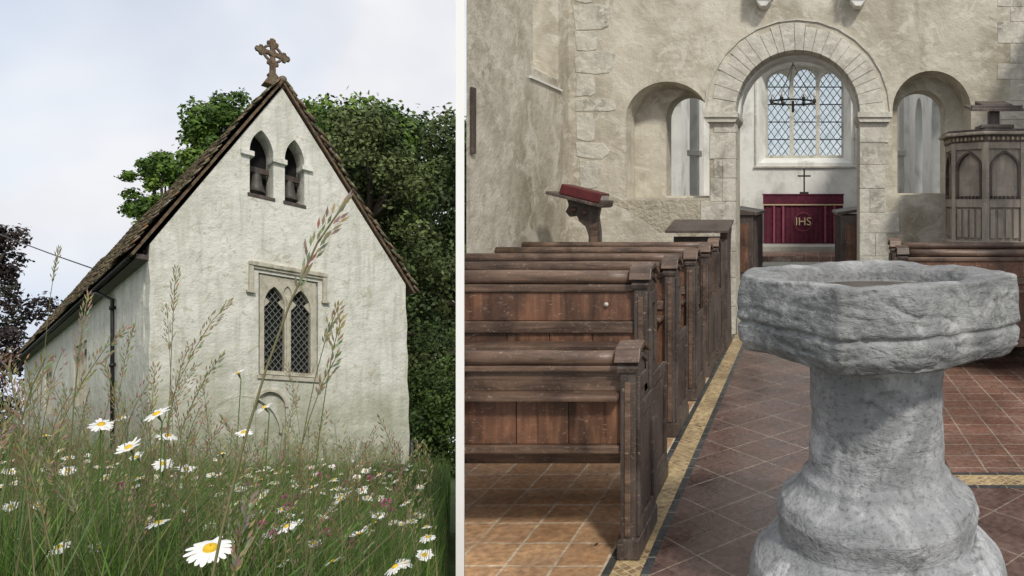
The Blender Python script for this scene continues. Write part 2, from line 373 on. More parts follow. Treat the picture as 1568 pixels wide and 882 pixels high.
def roofslope(name,pe,pr,w0,w1,mw):
    du,dv=pr[0]-pe[0],pr[1]-pe[1]; Ls=math.hypot(du,dv); eu,ev=du/Ls,dv/Ls; nu,nv=(-ev,eu) if pe[0]<pr[0] else (ev,-eu)
    prism(name+'_slab',[pe,pr,(pr[0]+nu*.06,pr[1]+nv*.06),(pe[0]+nu*.06,pe[1]+nv*.06)],w0+.02,w1,CF,M_cross,church)
    vs=[];fs=[];cs_=[]
    nc=int(Ls/.2); 
    for j in range(nc+1):
        wq=w0+random.uniform(-.06,.04)-(j%2)*.09
        while wq<mw:
            tw=random.uniform(.2,.28); s0=j*.2-.03+random.uniform(-.025,.025); s1=s0+.27
            sag=.035*math.sin(wq*1.3+j*.35)+.03*math.sin(wq*.6+2)
            t0=.075+.045+random.uniform(0,.03)+max(0,sag); th=.028
            if s1>Ls+.03: s1=Ls+.03
            k=len(vs)
            col=random.choice([(.17,.11,.08),(.21,.13,.09),(.13,.09,.07),(.18,.145,.10),(.10,.08,.065),(.24,.16,.10),(.13,.125,.08)])
            f_=random.uniform(.65,1.25); col=[c*f_ for c in col]
            for (s,t) in ((s0,t0),(s1,t0-.04),(s1,t0-.04+th),(s0,t0+th)):
                for ww in (wq,wq+tw-.008):
                    vs.append(C(pe[0]+eu*s+nu*t,pe[1]+ev*s+nv*t,ww)); cs_.append(col)
            fs+=[[k,k+2,k+3,k+1],[k+2,k+4,k+5,k+3],[k+4,k+6,k+7,k+5],[k+6,k,k+1,k+7],[k,k+6,k+4,k+2],[k+1,k+3,k+5,k+7]]
            wq+=tw
    npmesh(name+'_tiles',vs,fs,M_tiles,church,np.array(cs_))
M_tiles,ntt,bt=newmat('clay_roof_tiles')
a_=ntt.nodes.new('ShaderNodeAttribute'); a_.attribute_name='Col'
rl=ramp(ntt,[(.47,(0,0,0)),(.6,(1,1,1))]); ntt.links.new(nz(ntt,coords(ntt),1.8,9,.75,.6),rl.inputs[0])
rl2=ramp(ntt,[(.54,(0,0,0)),(.6,(1,1,1))]); ntt.links.new(nz(ntt,coords(ntt),8,9,.75),rl2.inputs[0])
rl3=ramp(ntt,[(.58,(0,0,0)),(.64,(1,1,1))]); ntt.links.new(nz(ntt,coords(ntt),5,9,.75,.5),rl3.inputs[0])
c_=mixc(ntt,rl.outputs[0],a_.outputs['Color'],(.10,.10,.05)); c_=mixc(ntt,rl2.outputs[0],c_,(.31,.28,.20)); c_=mixc(ntt,rl3.outputs[0],c_,(.28,.16,.06))
ntt.links.new(c_,bt.inputs['Base Color']); bt.inputs['Roughness'].default_value=.95
roofslope('roof_near',(-.32,5.02),(2.95,10.68),-.16,L+.2,L+.2)
roofslope('roof_far',(6.66,5.25),(2.95,10.68),-.10,L+.2,1.5)
tubeobj('ridge_tiles',[C(2.95,10.78+.03*math.sin(w_*.9),w_*.5-.1) for w_ in range(70)],[.10+.02*(i%2) for i in range(70)],M_cross,church)
tubeobj('gutter',[C(-.36,4.98,.2),C(-.36,4.98,L)],.06,M_dark,church)
prism('eaves_board',rect(-.25,4.98,.0,5.1),.0,L,CF,M_woodd,church)
tubeobj('downpipe',[C(-.36,4.9,6.3),C(-.33,4.85,5.6),C(-.08,4.6,4.9),C(-.08,3,4.9),C(-.08,-1.2,4.9)],.05,M_dark,church)
for q in (4.3,2.6,.9): tubeobj('pipe_collar',[C(-.08,q,4.9),C(-.08,q+.1,4.9)],.075,M_dark,church)
tubeobj('corner_post',[C(6.59,-1.5,-.05),C(6.59,.45,-.05)],.06,M_dark,church)
cx,cz=2.76,11.50; CSC=.82
def gx(p,q,d): return C(cx+p*CSC,cz+q*CSC,.15+d*CSC)
prism('cross_saddle',[(-.30,-1.16),(.36,-1.16),(.14,-.82),(-.12,-.82)],-.2,.25,gx,M_cross,church,.02)
prism('cross_neck',[(-.14,-.82),(.14,-.82),(.16,-.76),(.08,-.68),(.07,-.4),(-.07,-.4),(-.08,-.68),(-.16,-.76)],-.1,.12,gx,M_cross,church,.015)
for k in range(4):
    a=k*math.pi/2; ca,sa=math.cos(a),math.sin(a)
    arm=[(.04,-.07),(.2,-.075),(.28,-.10),(.3,-.17),(.39,-.17),(.42,-.09),(.50,-.08),(.53,0),(.50,.08),(.42,.09),(.39,.17),(.3,.17),(.28,.10),(.2,.075),(.04,.07)]
    prism('cross_arm_%d'%k,[(p*ca-q*sa,p*sa+q*ca) for p,q in arm],-.06,.06,gx,M_cross,church,.01)
prism('cross_boss',[(.12*math.cos(t*math.pi/4),.12*math.sin(t*math.pi/4)) for t in range(8)],-.09,.09,gx,M_cross,church)
tubeobj('cross_lower',[gx(0,-.1,0),gx(0,-.5,0)],.06,M_cross,church)
tubeobj('cross_ring',[gx(.27*math.cos(t*math.pi/12),.27*math.sin(t*math.pi/12),0) for t in range(25)],.04,M_cross,church)
wire=tubeobj('overhead_wire',[(Vector((-62,48,4.6))*(1-t)+Vector(C(-.1,5.75,6.9))*t)+Vector((0,0,-.5*4*t*(1-t))) for t in [i/12 for i in range(13)]],.02,M_dark)

# ------------------------------------------------------------------ trees
M_leaf=attrmat('leaves',.6,0); M_bark=mat('bark',(.05,.04,.03),(.11,.09,.07),6,.95,.8,.03,12)
def leafcloud(cent,rad,n,size,pal,squash=.9):
    k=len(cent); wts=rad**2/np.sum(rad**2); idx=rng.choice(k,n,p=wts)
    d=rng.normal(size=(n,3)); d/=np.linalg.norm(d,axis=1)[:,None]
    rr=rad[idx]*(.55+.5*rng.random(n)**.6)*(1+.3*rng.normal(size=n)*.7)
    p=cent[idx]+d*rr[:,None]*np.array([1,1,squash])
    nrm=d*.8+rng.normal(size=(n,3))*.7+np.array([0,0,.4]); nrm/=np.linalg.norm(nrm,axis=1)[:,None]
    a=np.cross(nrm,rng.normal(size=(n,3))); a/=np.linalg.norm(a,axis=1)[:,None]; b=np.cross(nrm,a)
    s=(size*(.6+.8*rng.random(n)))[:,None]
    V=np.stack([p-a*s*.9,p-b*s*.5+nrm*s*.12,p+a*s*.9,p+b*s*.5+nrm*s*.12],axis=1).reshape(-1,3)
    F=np.arange(4*n).reshape(n,4)
    pal=np.array(pal); tone=rng.integers(0,len(pal),k); col=pal[tone[idx]]*(.55+.8*rng.random(n))[:,None]
    return V,F,np.repeat(col,4,axis=0)
def tree(name,X,Y,top,rad,low,nl,size,pal,nb=70,dome=None):
    e=empty(name); z0=gz(Y)-.3; H=top-z0
    tv=[];tf=[]
    def add(pts,rs):
        v,f=tube(pts,rs,7); o=len(tv); tv.extend(v); tf.extend([[i+o for i in q] for q in f])
    add([(X,Y,z0),(X+.1,Y,z0+H*.25),(X-.15,Y+.1,z0+H*.5),(X+.1,Y,z0+H*.85)],[.03*H*.9,.024*H*.9,.016*H*.9,.03])
    cent=[];rd=[]
    for i in range(nb):
        if dome:
            while True:
                q=Vector((random.uniform(-1,1),random.uniform(-1,1),random.uniform(-1,1)))
                if q.length<1: break
            q=q*(1-.12*random.random()); br=rad*random.uniform(.13,.27)
            q=q.normalized()*(q.length**.6)
            c=(X+q.x*rad*.88,Y+q.y*rad*.88,top-dome*.95+q.z*dome*.85)
        else:
            t=random.random(); zz=low+(1-low)*t
            prof=math.sin(math.pi*min(1,(.18+.82*(t**.9)))**1.15)**.55 if t<1 else .1
            rmax=rad*max(.12,prof); a=random.uniform(0,2*math.pi); r=rmax*random.uniform(.35,1)
            br=rad*random.uniform(.14,.30)
            c=(X+r*math.cos(a),Y+r*math.sin(a),min(z0+H*zz,top-br*.8))
        cent.append(c); rd.append(br)
        if i%5==0:
            zb=min(z0+H*.7,c[2]-1.2); add([(X,Y,zb),((X+c[0])/2,(Y+c[1])/2,(zb+c[2])/2+.3),c],[.009*H,.005*H,.02])
    mkobj('trunk_and_limbs',tv,tf,M_bark,e,True)
    V,F,Cc=leafcloud(np.array(cent),np.array(rd),nl,size,pal); npmesh('foliage',V,F,M_leaf,e,Cc)
    return e
G1=[(.08,.15,.02),(.115,.19,.03),(.05,.10,.015),(.085,.15,.025)]
G2=[(.065,.095,.03),(.09,.12,.035),(.04,.065,.02),(.10,.13,.045)]
G3=[(.03,.055,.012),(.045,.075,.018),(.06,.10,.022)]
G4=[(.035,.025,.025),(.05,.035,.03),(.03,.03,.02)]
tree('beech_tree',-26.0,40,7.7,4.6,.2,30000,.15,G1,80,7.5)
tree('beech_tree',-21.8,36.5,7.0,4.0,.2,28000,.15,G1,80,7)
tree('yew_tree',-18.6,32,5.3,3.6,.08,34000,.11,G2,90)
tree('beech_tree',-17.0,38,6.4,4.6,.1,26000,.15,G2,80)
tree('beech_tree',-33.2,44,8.3,3.1,.3,15000,.15,G1,60,4.5)
tree('beech_tree',-45.5,53,5.2,2.5,.3,12000,.16,G1,55,3.6)
tree('copper_beech_tree',-54.8,50,.4,3.4,.05,15000,.16,G4,60)
tree('beech_tree',-28,52,7.5,6,.1,20000,.22,G3,70)
tree('beech_tree',-20,50,6.5,6,.05,20000,.22,G3,70)
tree('beech_tree',-13,44,5.0,5,.05,14000,.2,G3,60)
def shrub(name,lst,nl,size,pal):
    c=[];r=[]
    for X,Y,h,rad in lst:
        for i in range(16):
            c.append((X+random.uniform(-rad,rad),Y+random.uniform(-rad,rad)*.7,gz(Y)+random.uniform(.1,1)*h)); r.append(rad*random.uniform(.25,.5))
    V,F,Cc=leafcloud(np.array(c),np.array(r),nl,size,pal); return npmesh(name,V,F,M_leaf,None,Cc)
shrub('holly_undergrowth',[(-15.9,29,5.2,1.6),(-14.2,28,4.5,1.6),(-17.2,30.5,5.5,1.7),(-12.6,28,5.5,1.6),(-16,28,2.2,1.2),(-14,27,1.4,1.2),(-20,33,7,2)],40000,.085,G3)
shrub('hedge',[(-52,46,2.5,2),(-55,47,3,2.5),(-48,45,2,2),(-58,48,3,2.5)],9000,.15,G3)

# ------------------------------------------------------------------ meadow plants
M_grass=attrmat('grass_blades',.55,.3)
def blades(Y,R,h,wd,lean,pal,zoff=0):
    n=len(Y); X=R*Y; z=.6-K*Y+zoff
    a=rng.random(n)*2*np.pi; la=rng.random(n)*2*np.pi; ln=lean*rng.random(n)*h
    ok=(X+np.maximum(np.cos(la),0)*ln)< -.473*(Y+np.maximum(np.sin(la),0)*ln)-.012
    Y,X,z,a,la,ln,h=[q[ok] for q in (Y,X,z,a,la,ln,h)]; wd=wd[ok] if hasattr(wd,'__len__') else wd; n=len(Y)
    lv=[0,.4,.75,1.0]; ws=[.8,1,.6,.08]; P=[]
    for t,q in zip(lv,ws):
        cx_=X+np.cos(la)*ln*t**2; cy_=Y+np.sin(la)*ln*t**2; cz_=z+h*t*(1-.12*lean*t)
        dx=np.cos(a)*wd*q/2; dy=np.sin(a)*wd*q/2
        P.append(np.stack([cx_-dx,cy_-dy,cz_],1)); P.append(np.stack([cx_+dx,cy_+dy,cz_],1))
    V=np.stack(P,1).reshape(-1,3); o=(np.arange(n)*8)[:,None]
    F=np.concatenate([o+np.array([[0,1,3,2]]),o+np.array([[2,3,5,4]]),o+np.array([[4,5,7,6]])],0)
    pal=np.array(pal); col=pal[rng.integers(0,len(pal),n)]*(.5+.95*rng.random(n))[:,None]
    return V,F,np.repeat(col,8,axis=0)
GP=[(.07,.145,.02),(.11,.20,.03),(.045,.10,.018),(.15,.23,.05),(.08,.15,.028),(.25,.23,.11),(.12,.18,.07),(.035,.075,.015)]
def region(n,y0,y1,p=1.0):
    t=rng.random(n)**p; Y=y0*(y1/y0)**t; R=-1.16+rng.random(n)*(1.16-.472); return Y,R
def clump(Y,R):
    X=R*Y; return .5+.5*np.sin(X*2.1+1.3*np.sin(Y*1.7))*np.cos(Y*1.9+.8*np.sin(X*3.1))
meadow=empty('meadow_grass'); 
Y,R=region(46000,1.5,7); lf=np.clip((-R-.72)/.4,0,1); h=.38+.20*rng.random(len(Y))+.18*clump(Y,R)+.28*lf
V,F,c=blades(Y,R,h,.0028+.0022*rng.random(len(Y)),.75,GP); npmesh('near_blades',V,F,M_grass,meadow,c)
Y,R=region(62000,6,24); lf=np.clip((-R-.78)/.3,0,1); h=.3+.36*rng.random(len(Y))+.27*clump(Y,R)+.45*lf
V,F,c=blades(Y,R,h,.006+.005*rng.random(len(Y)),.6,GP); npmesh('far_blades',V,F,M_grass,meadow,c)
Y=24+10*rng.random(9000); R=-.60+rng.random(9000)*.13
V,F,c=blades(Y,R,.12+.12*rng.random(9000),.02+.01*rng.random(9000),.5,GP); npmesh('lawn_blades',V,F,M_grass,meadow,c)
Y,R=region(3000,1.1,4.5); h=.55+.28*rng.random(len(Y))
V,F,c=blades(Y,R,h,.006+.004*rng.random(len(Y)),1.1,GP); npmesh('arching_blades',V,F,M_grass,meadow,c)

SV=[];SF=[];SC=[]
def quad(pts,col):
    k=len(SV); SV.extend(pts); SF.append([k,k+1,k+2,k+3]); SC.extend([col]*4)
def seedgrass(X,Y,dz,lx,ly,head,wd=.0016,col=(.2,.18,.09),dense=1.0,sp=.012,open_=.5,step=.011):
    tip=Vector((X,Y,1.5-K*Y+dz)); basep=Vector((X-lx,Y-ly,0)); basep.z=gz(basep.y)
    if basep.x>-.485*basep.y or X>-.50*Y: return
    n=14; P=[]
    for i in range(n+1):
        t=i/n; P.append(Vector((basep.x+lx*t**2.2,basep.y+ly*t**2.2,basep.z+(tip.z-basep.z)*(1-(1-t)**1.25))))
    v,f=tube(P,[wd*(1-.55*i/n) for i in range(n+1)],4,False); o=len(SV); SV.extend(v); SF.extend([[i+o for i in q] for q in f]); sc_=random.choice([(.18,.20,.08),(.27,.25,.13),(.23,.23,.11)]); SC.extend([sc_]*len(v))
    ns=int(head/step*dense)
    for s in range(ns):
        dist=head*s/ns; i=n; acc=0
        while i>0 and acc+(P[i]-P[i-1]).length<dist: acc+=(P[i]-P[i-1]).length; i-=1
        if i==0: break
        q=P[i]+(P[i-1]-P[i]).normalized()*(dist-acc); T=(P[i]-P[i-1]).normalized()
        ang=random.uniform(0,6.28); sd_=T.orthogonal().normalized(); sd_=Matrix.Rotation(ang,3,T)@sd_
        fr_=s/ns; outl=open_*sp*(.3+2.0*math.sin(math.pi*min(1,fr_+.05)))
        for _ in range(2):
            d=(T*1.0+sd_*(.3+.4*open_)).normalized(); c0=q+sd_*outl*random.uniform(.1,1); wv=d.cross(Vector((0,1,.2))).normalized()*sp*.15
            cc=tuple(x*random.uniform(.7,1.3) for x in col)
            quad([c0,c0+d*sp*.5+wv,c0+d*sp*1.15,c0+d*sp*.5-wv],cc)
            sd_=-sd_
STR=[(.30,.27,.15),(.26,.24,.12),(.33,.28,.18),(.22,.23,.11),(.26,.17,.12)]
hand=[(530,308,.75,.16,.05,.10,.0019,.35),(516,545,1.1,.14,0,.07,.0012,.3),(518,470,1.1,.10,.02,.06,.0012,.3),(522,490,1.05,.06,.02,.05,.0012,.3),(270,412,2.0,.03,0,.12,.0015,.3),(352,462,1.9,.22,.1,.17,.0016,.4),
      (340,545,1.7,.22,.0,.2,.0016,.4),(135,452,1.3,-.04,.1,.13,.0016,.3),(290,530,2.0,.12,.0,.16,.0015,.5),(70,548,1.0,.12,.0,.10,.0016,.4),(30,690,1.0,-.1,0,.12,.0016,.4),
      (12,560,1.1,-.06,0,.13,.0016,.4),(90,382,2.1,.08,0,.10,.0013,.2),(205,500,2.2,.1,0,.16,.0014,.5),(238,560,2.0,.03,0,.15,.0014,.5),(310,590,2.4,-.05,0,.2,.0014,.6),
      (500,632,2.5,.1,0,.16,.0013,.5),(575,655,2.8,.06,0,.16,.0013,.5),(650,680,3,-.05,0,.16,.0013,.5),(440,560,2.3,-.08,0,.14,.0012,.5),(455,610,2.6,.1,0,.18,.0013,.5),
      (190,505,1.5,.28,0,.16,.0015,.4),(25,640,1.2,.2,0,.13,.0015,.4),(60,700,1.4,-.2,0,.13,.0014,.4),(300,560,2.2,.2,0,.18,.0014,.6),(255,470,2.3,-.03,0,.14,.0013,.5),(550,700,2.4,.1,0,.15,.0013,.5),(30,590,1.6,.1,0,.14,.0014,.4),
      (380,770,.8,.05,0,.08,.0015,.3),(340,640,1.9,-.15,0,.13,.0014,.4),(110,600,1.4,.15,0,.12,.0014,.4),(160,560,1.6,-.1,0,.14,.0014,.4)]
for x,y,Yd,lx,ly,hd,wd,op in hand:
    seedgrass((x-1235)/1150*Yd,Yd,(695-y)/1150*Yd,lx,ly,hd,wd,random.choice(STR[:3]),sp=.011 if Yd<1.4 else .013,open_=op,step=.0045 if Yd<1.4 else .006)
for i in range(760):
    Yd=1.6*(9/1.6)**random.random(); R_=random.uniform(-1.14,-.49); lft=max(0,-R_-.72)
    seedgrass(R_*Yd,Yd,random.uniform(-.25,.10)+lft*random.uniform(0,.9),random.uniform(-.15,.2),random.uniform(-.1,.1),random.uniform(.07,.17),.0012+.00014*Yd,random.choice(STR),dense=.8,sp=.011+.001*Yd,open_=random.choice([.2,.5,.8]))
npmesh('seeding_grasses',np.array([tuple(v) for v in SV]),np.array(SF),M_grass,None,np.array(SC))

# daisies
PV=[];PF=[];CV=[];CF_=[];TV=[];TF=[]
def daisy(X,Y,dz,dia=.05,toward=.2,tilt=None):
    if X>-.50*Y: return
    c=Vector((X,Y,1.5-K*Y+dz)); n=Vector((random.uniform(-.55,.5),-toward+random.uniform(-.3,.4),1)).normalized()
    if tilt: n=Vector(tilt).normalized()
    a=n.orthogonal().normalized(); b=n.cross(a); np_=random.randint(15,20); droop=random.uniform(-.35,.35)
    for k in range(np_):
        th=2*math.pi*k/np_+random.uniform(-.08,.08); d=a*math.cos(th)+b*math.sin(th); s=d.cross(n); R_=dia/2*random.uniform(.8,1.08); w_=dia*.066
        dd=droop+random.uniform(-.18,.18); k0=len(PV)
        for r_,ww,h_ in ((.22,.5,0),(.55,1,.03-dd*.15),(.88,.85,-dd*.5),(1,.3,-dd*.68)):
            q=c+d*R_*r_+n*h_*R_; PV.extend([q-s*w_*ww,q+s*w_*ww])
        for j in range(3): PF.append([k0+2*j,k0+2*j+1,k0+2*j+3,k0+2*j+2])
    k0=len(CV); m_=12
    for r_,h_ in ((.30,-.02),(.27,.10),(.17,.17),(.03,.19)):
        for k in range(m_):
            th=2*math.pi*k/m_; CV.append(c+(a*math.cos(th)+b*math.sin(th))*dia/2*r_+n*h_*dia/2)
    for j in range(3):
        for k in range(m_): CF_.append([k0+j*m_+k,k0+j*m_+(k+1)%m_,k0+(j+1)*m_+(k+1)%m_,k0+(j+1)*m_+k])
    g0=Vector((X+random.uniform(-.06,.02),Y+random.uniform(-.06,.06),0)); g0.z=gz(g0.y)
    mid=(g0+c)/2+Vector((random.uniform(-.02,.02),0,.0))
    v,f=tube([g0,mid,c-n*.02,c-n*.002],[.0014,.0013,.0012,.003],4,False); o=len(TV); TV.extend(v); TF.extend([[i+o for i in q] for q in f])
daisy((322-1235)/1150*.95,.95,(695-840)/1150*.95,.054,0,(.25,-.25,1))
for x,y,Yd,dm in [(243,800,1.7,.047),(197,685,1.6,.047),(155,650,1.6,.047),(240,634,1.5,.047),(257,667,1.8,.047),(365,572,2.2,.045),(405,624,2,.045),
    (373,662,2.2,.045),(250,710,1.9,.045),(440,806,1.7,.045),(550,818,1.8,.045),(510,860,1.7,.045),(605,868,1.6,.045),(435,860,1.8,.045),(90,838,1.7,.045),(480,832,2.1,.045),
    (620,770,2.6,.045),(60,742,2.4,.045),(160,655,2.1,.045),(105,720,2.3,.045),(340,695,2.3,.045),(285,718,2.4,.045),(150,838,2.0,.045),(655,822,2.2,.045),(70,668,1.9,.045),(185,640,2.2,.045),(618,862,1.9,.045),(690-40,850,1.9,.045),(20,830,2,.045),(205,745,2.4,.045),(400,735,2.6,.045),(520,765,2.5,.045),(580,790,2.4,.045)]:
    daisy((x-1235)/1150*Yd,Yd,(695-y)/1150*Yd,dm)
for i in range(340):
    Yd=2.3*(13/2.3)**random.random(); R_=random.uniform(-1.12,-.505); lft=max(0,-R_-.75)
    daisy(R_*Yd,Yd,-random.uniform(.06,.30 if Yd<5 else .38)+lft*random.uniform(0,.6),random.uniform(.034,.048),random.uniform(-.1,.4))
dz_=empty('oxeye_daisies')
npmesh('petals',[tuple(v) for v in PV],PF,mat('daisy_petals',(.66,.66,.63),(.78,.78,.76),20,.6,0),dz_)
npmesh('yellow_centres',[tuple(v) for v in CV],CF_,mat('daisy_centre',(.55,.33,.01),(.7,.48,.03),60,.7,.4,.001,200),dz_,smooth=True)
npmesh('stems',[tuple(v) for v in TV],TF,mat('stem_green',(.08,.14,.03),(.12,.19,.05),9,.6,0),dz_)
cvv=[];cvf=[]
for i in range(40):
    Yd=random.uniform(1.8,5); R_=random.uniform(-1.1,-.55); c0=Vector((R_*Yd,Yd,1.5-K*Yd-random.uniform(.08,.28)))
    if i==0: c0=Vector(((183-1235)/1150*2,2,1.5-K*2-.085))
    for k in range(40):
        d=Vector((random.gauss(0,1),random.gauss(0,1),random.gauss(.3,1))).normalized(); q=c0+d*.006; s=d.orthogonal().normalized()*.0018; o=len(cvv)
        cvv+= [q-s,q+d*.004+s*.3-s,q+d*.008,q+s]; cvf.append([o,o+1,o+2,o+3])
npmesh('red_clover',[tuple(v) for v in cvv],cvf,mat('clover_pink',(.28,.05,.13),(.4,.1,.22),50,.7,0))

# ------------------------------------------------------------------ INTERIOR
RAY=-.4557
inter=empty('church_interior_walls')
prism('white_divider_panel',[(-.467*2.8,2.8),(RAY*2.8,2.8),(RAY*8.6,8.6),(RAY*8.6-.032,8.6)],-4,4.8,PM,M_white)  # panel standing in for the white strip that divides the two views
floor=empty('church_floor')
prism('pew_floor',[(RAY*2.0+.002,2.0),(-.82,2.0),(-.82,8.33),(RAY*5.85+.002,8.33),(RAY*5.85+.002,5.85)],-.3,0,PM,M_tileL,floor)
box('border_dark_outer',-.82,-.785,1.2,8.33,-.3,.001,M_band2,floor)
box('border_pattern',-.785,-.665,1.2,8.33,-.3,.002,M_band1,floor)
box('border_dark_inner',-.665,-.63,1.2,8.33,-.3,.001,M_band2,floor)
box('aisle',-.63,.80,1.2,8.33,-.3,0,M_tileA,floor)
box('right_aisle',.80,2.8,1.2,3.9,-.3,0,M_tileA,floor)
box('cross_border_dark',.80,2.8,3.9,3.94,-.3,.001,M_band2,floor)
box('cross_border_pattern',.80,2.8,3.94,4.08,-.3,.002,M_band1,floor)
box('cross_border_dark2',.80,2.8,4.08,4.12,-.3,.001,M_band2,floor)
box('right_pew_floor',.80,2.8,4.12,8.33,-.3,0,M_tileR,floor)
wl=prism('chancel_arch_wall',rect(-3.1,-.6,3.3,4.8),8.33,9.0,IM,M_plaster,inter)
ax,asz,ar=-.098,2.464,.70
cut(wl,[prism('c',arch(-.798,.602,-.2,asz,ar,'round',28),8,9.5,IM,None),
        prism('c',arch(-2.03,-1.065,1.514,2.40,.43,'round',20),8,8.68,IM,None,poly1=arch(-1.98,-1.09,1.514,2.38,.40,'round',20)),
        prism('c',arch(.94,1.85,1.55,2.50,.45,'round',20),8,8.68,IM,None,poly1=arch(.97,1.8,1.55,2.48,.42,'round',20)),
        prism('c',arch(-1.62,-1.12,1.54,2.45,.26,'round',16),8.5,9.3,IM,None),
        prism('c',arch(1.05,1.60,1.57,2.5,.26,'round',16),8.5,9.3,IM,None)])
def stone(name,poly,d0,d1,M,m=M_ashlar,b=.006): return prism(name,poly,d0,d1,M,m,inter,b)
nv=23; tcur=0.0; wts_=[random.uniform(.75,1.25) for _ in range(nv)]; sw_=sum(wts_)
for i in range(nv):
    t0=tcur+.003; tcur+=math.pi*wts_[i]/sw_; t1=tcur-.003; ro=ar+.265+random.uniform(-.02,.045)
    ts=[t0+(t1-t0)*k/3 for k in range(4)]
    poly=[(ax+(ar-.012)*math.cos(t),asz+(ar-.012)*math.sin(t)) for t in ts]+[(ax+ro*math.cos(t),asz+ro*math.sin(t)) for t in ts[::-1]]
    stone('voussoir_%d'%i,poly,8.320+random.uniform(-.004,.003),8.62,IM,b=.005)
archband('arch_hood',-.798-.32,.602+.32,asz,ar+.32,.018,8.312,8.335,IM,M_ashlar,inter)
archband('arch_inner_order',-.798+.035,.602-.035,asz,ar-.035,.03,8.60,8.9,IM,M_plaster2,inter)
for a,b in ((-1.13,-.755),(.56,.945)):
    prism('impost',[(a,2.40),(b,2.40),(b,2.462),(a,2.462)],8.25,8.95,IM,M_ashlar,inter,.006)
    prism('impost_chamfer',[(a+.03,2.35),(b-.03,2.35),(b,2.398),(a,2.398)],8.27,8.95,IM,M_ashlar,inter,.004)
for s,(e0,e1) in enumerate(((-1.07,-.786),(.59,.90))):
    z=-.0; i=0
    while z<2.33:
        hh=min(random.uniform(.2,.33),2.345-z)
        ext=random.uniform(-.05,.03)+ (.14 if (z<1.4 and i%2==0) else 0)
        a,b=(e0-ext,e1) if s==0 else (e0,e1+ext)
        if random.random()<.35:
            mt=(a+b)/2+random.uniform(-.04,.04)
            stone('pier_block',rect(a,z+.002,mt-.002,z+hh-.002),8.322,8.6,IM,b=.005); stone('pier_block',rect(mt+.002,z+.002,b,z+hh-.002),8.320,8.6,IM,b=.005)
        else: stone('pier_block',rect(a,z+.002,b,z+hh-.002),8.320+random.uniform(-.003,.003),8.6,IM,b=.005)
        z+=hh; i+=1
z=1.62;i=0
while z<4.6:
    hh=random.uniform(.16,.34); wq=random.uniform(.16,.26)+(.16 if i%2 else 0); a=-2.555+random.uniform(-.02,.03)
    j=[random.uniform(-.03,.03) for _ in range(12)]
    stone('quoin',[(a+j[0],z+.02+j[1]),(a+wq*.5,z+.006+j[2]*.5),(a+wq*.85+j[8]*.5,z+.012),(a+wq+j[2],z+.05+j[3]),(a+wq+j[4]+.01,z+hh*.5),(a+wq+j[5],z+hh-.045),(a+wq*.85+j[9]*.5,z+hh-.012),(a+wq*.5,z+hh-.008+j[10]*.3),(a+j[6],z+hh-.018+j[7]*.5)],8.323,8.45,IM,b=.004)
    z+=hh;i+=1
z=2.2;i=0
while z<4.6:
    hh=random.uniform(.16,.30); wq=.24+(.14 if i%2 else 0)
    stone('quoin_right',rect(2.5-wq,z,2.75,z+hh-.006),8.324,8.45,IM,b=.004); z+=hh;i+=1
prism('plaster_patch',[(-2.32,1.60),(-2.05,1.49),(-1.1,1.49),(-1.1,1.2),(-1.22,1.1),(-1.35,1.05),(-1.5,1.16),(-1.62,1.13),(-1.8,1.27),(-1.98,1.38),(-2.2,1.48)],8.327,8.4,IM,mat('patched_plaster',(.34,.31,.24),(.50,.46,.37),6,.95,.9,.03,22),inter,.002)
lw=prism('nave_wall',[(-2.64,5.83),(-2.64,8.33),(-3.70,8.33)],-.3,4.8,PM,M_plaster,inter)
cut(lw,[prism('c',arch(7.17,8.05,2.68,4.1,.4,'round',12),-2.5,-2.95,SM,None,poly1=arch(7.42,7.85,2.95,4.0,.25,'round',12))])
prism('nave_window_bright_panel',arch(7.40,7.87,2.93,4.0,.27,'round',12),-2.93,-2.955,SM,mat('painted_window_light',(.8,.82,.83),(.9,.91,.92),4,.6,.1),inter)  # opaque panel closing the window, daylight put into its pale colour
prism('splay_sill',[(7.15,2.655),(8.07,2.655),(8.07,2.676),(7.15,2.676)],-2.62,-2.7,SM,M_plaster2,inter)
board=prism('hymn_board',rect(5.88,1.86,5.95,2.38),-2.615,-2.635,SM,M_woodd,None,.004)
rw=prism('nave_wall_right',rect(4.6,-.3,8.33,4.0),2.8,3.3,SM,M_plaster,inter)
cut(rw,[prism('c',arch(5.2,6.8,1.3,3.0,.7,'round',16),2.5,3.6,SM,None)])
for xx in (-.47,.56):
    cbp=empty('stone_corbel')
    prism('corbel_block',[(xx-.11,3.72),(xx+.11,3.72),(xx+.11,4.0),(xx-.11,4.0)],8.1,8.33,IM,M_plaster2,cbp,.01)
    prism('corbel_drop',[(xx-.08,3.66),(xx-.03,3.60),(xx+.03,3.60),(xx+.08,3.66),(xx+.08,3.718),(xx-.08,3.718)],8.16,8.33,IM,M_plaster2,cbp,.008)
ch=empty('chancel')
box('chancel_floor',-2.1,2.1,9.0,12.0,-.3,.5,M_carpet,ch)
box('arch_step_lower',-.78,.585,8.36,8.7,-.3,.18,M_carpet,ch,.005)
box('arch_step',-.78,.585,8.7,9.0,-.3,.34,M_carpet,ch,.005)
box('sanctuary_floor',-2.1,2.1,12.0,13.1,-.3,.585,M_tileR,ch)
box('sanctuary_step',-2.1,2.1,13.1,15.0,-.3,.67,M_carpet,ch)
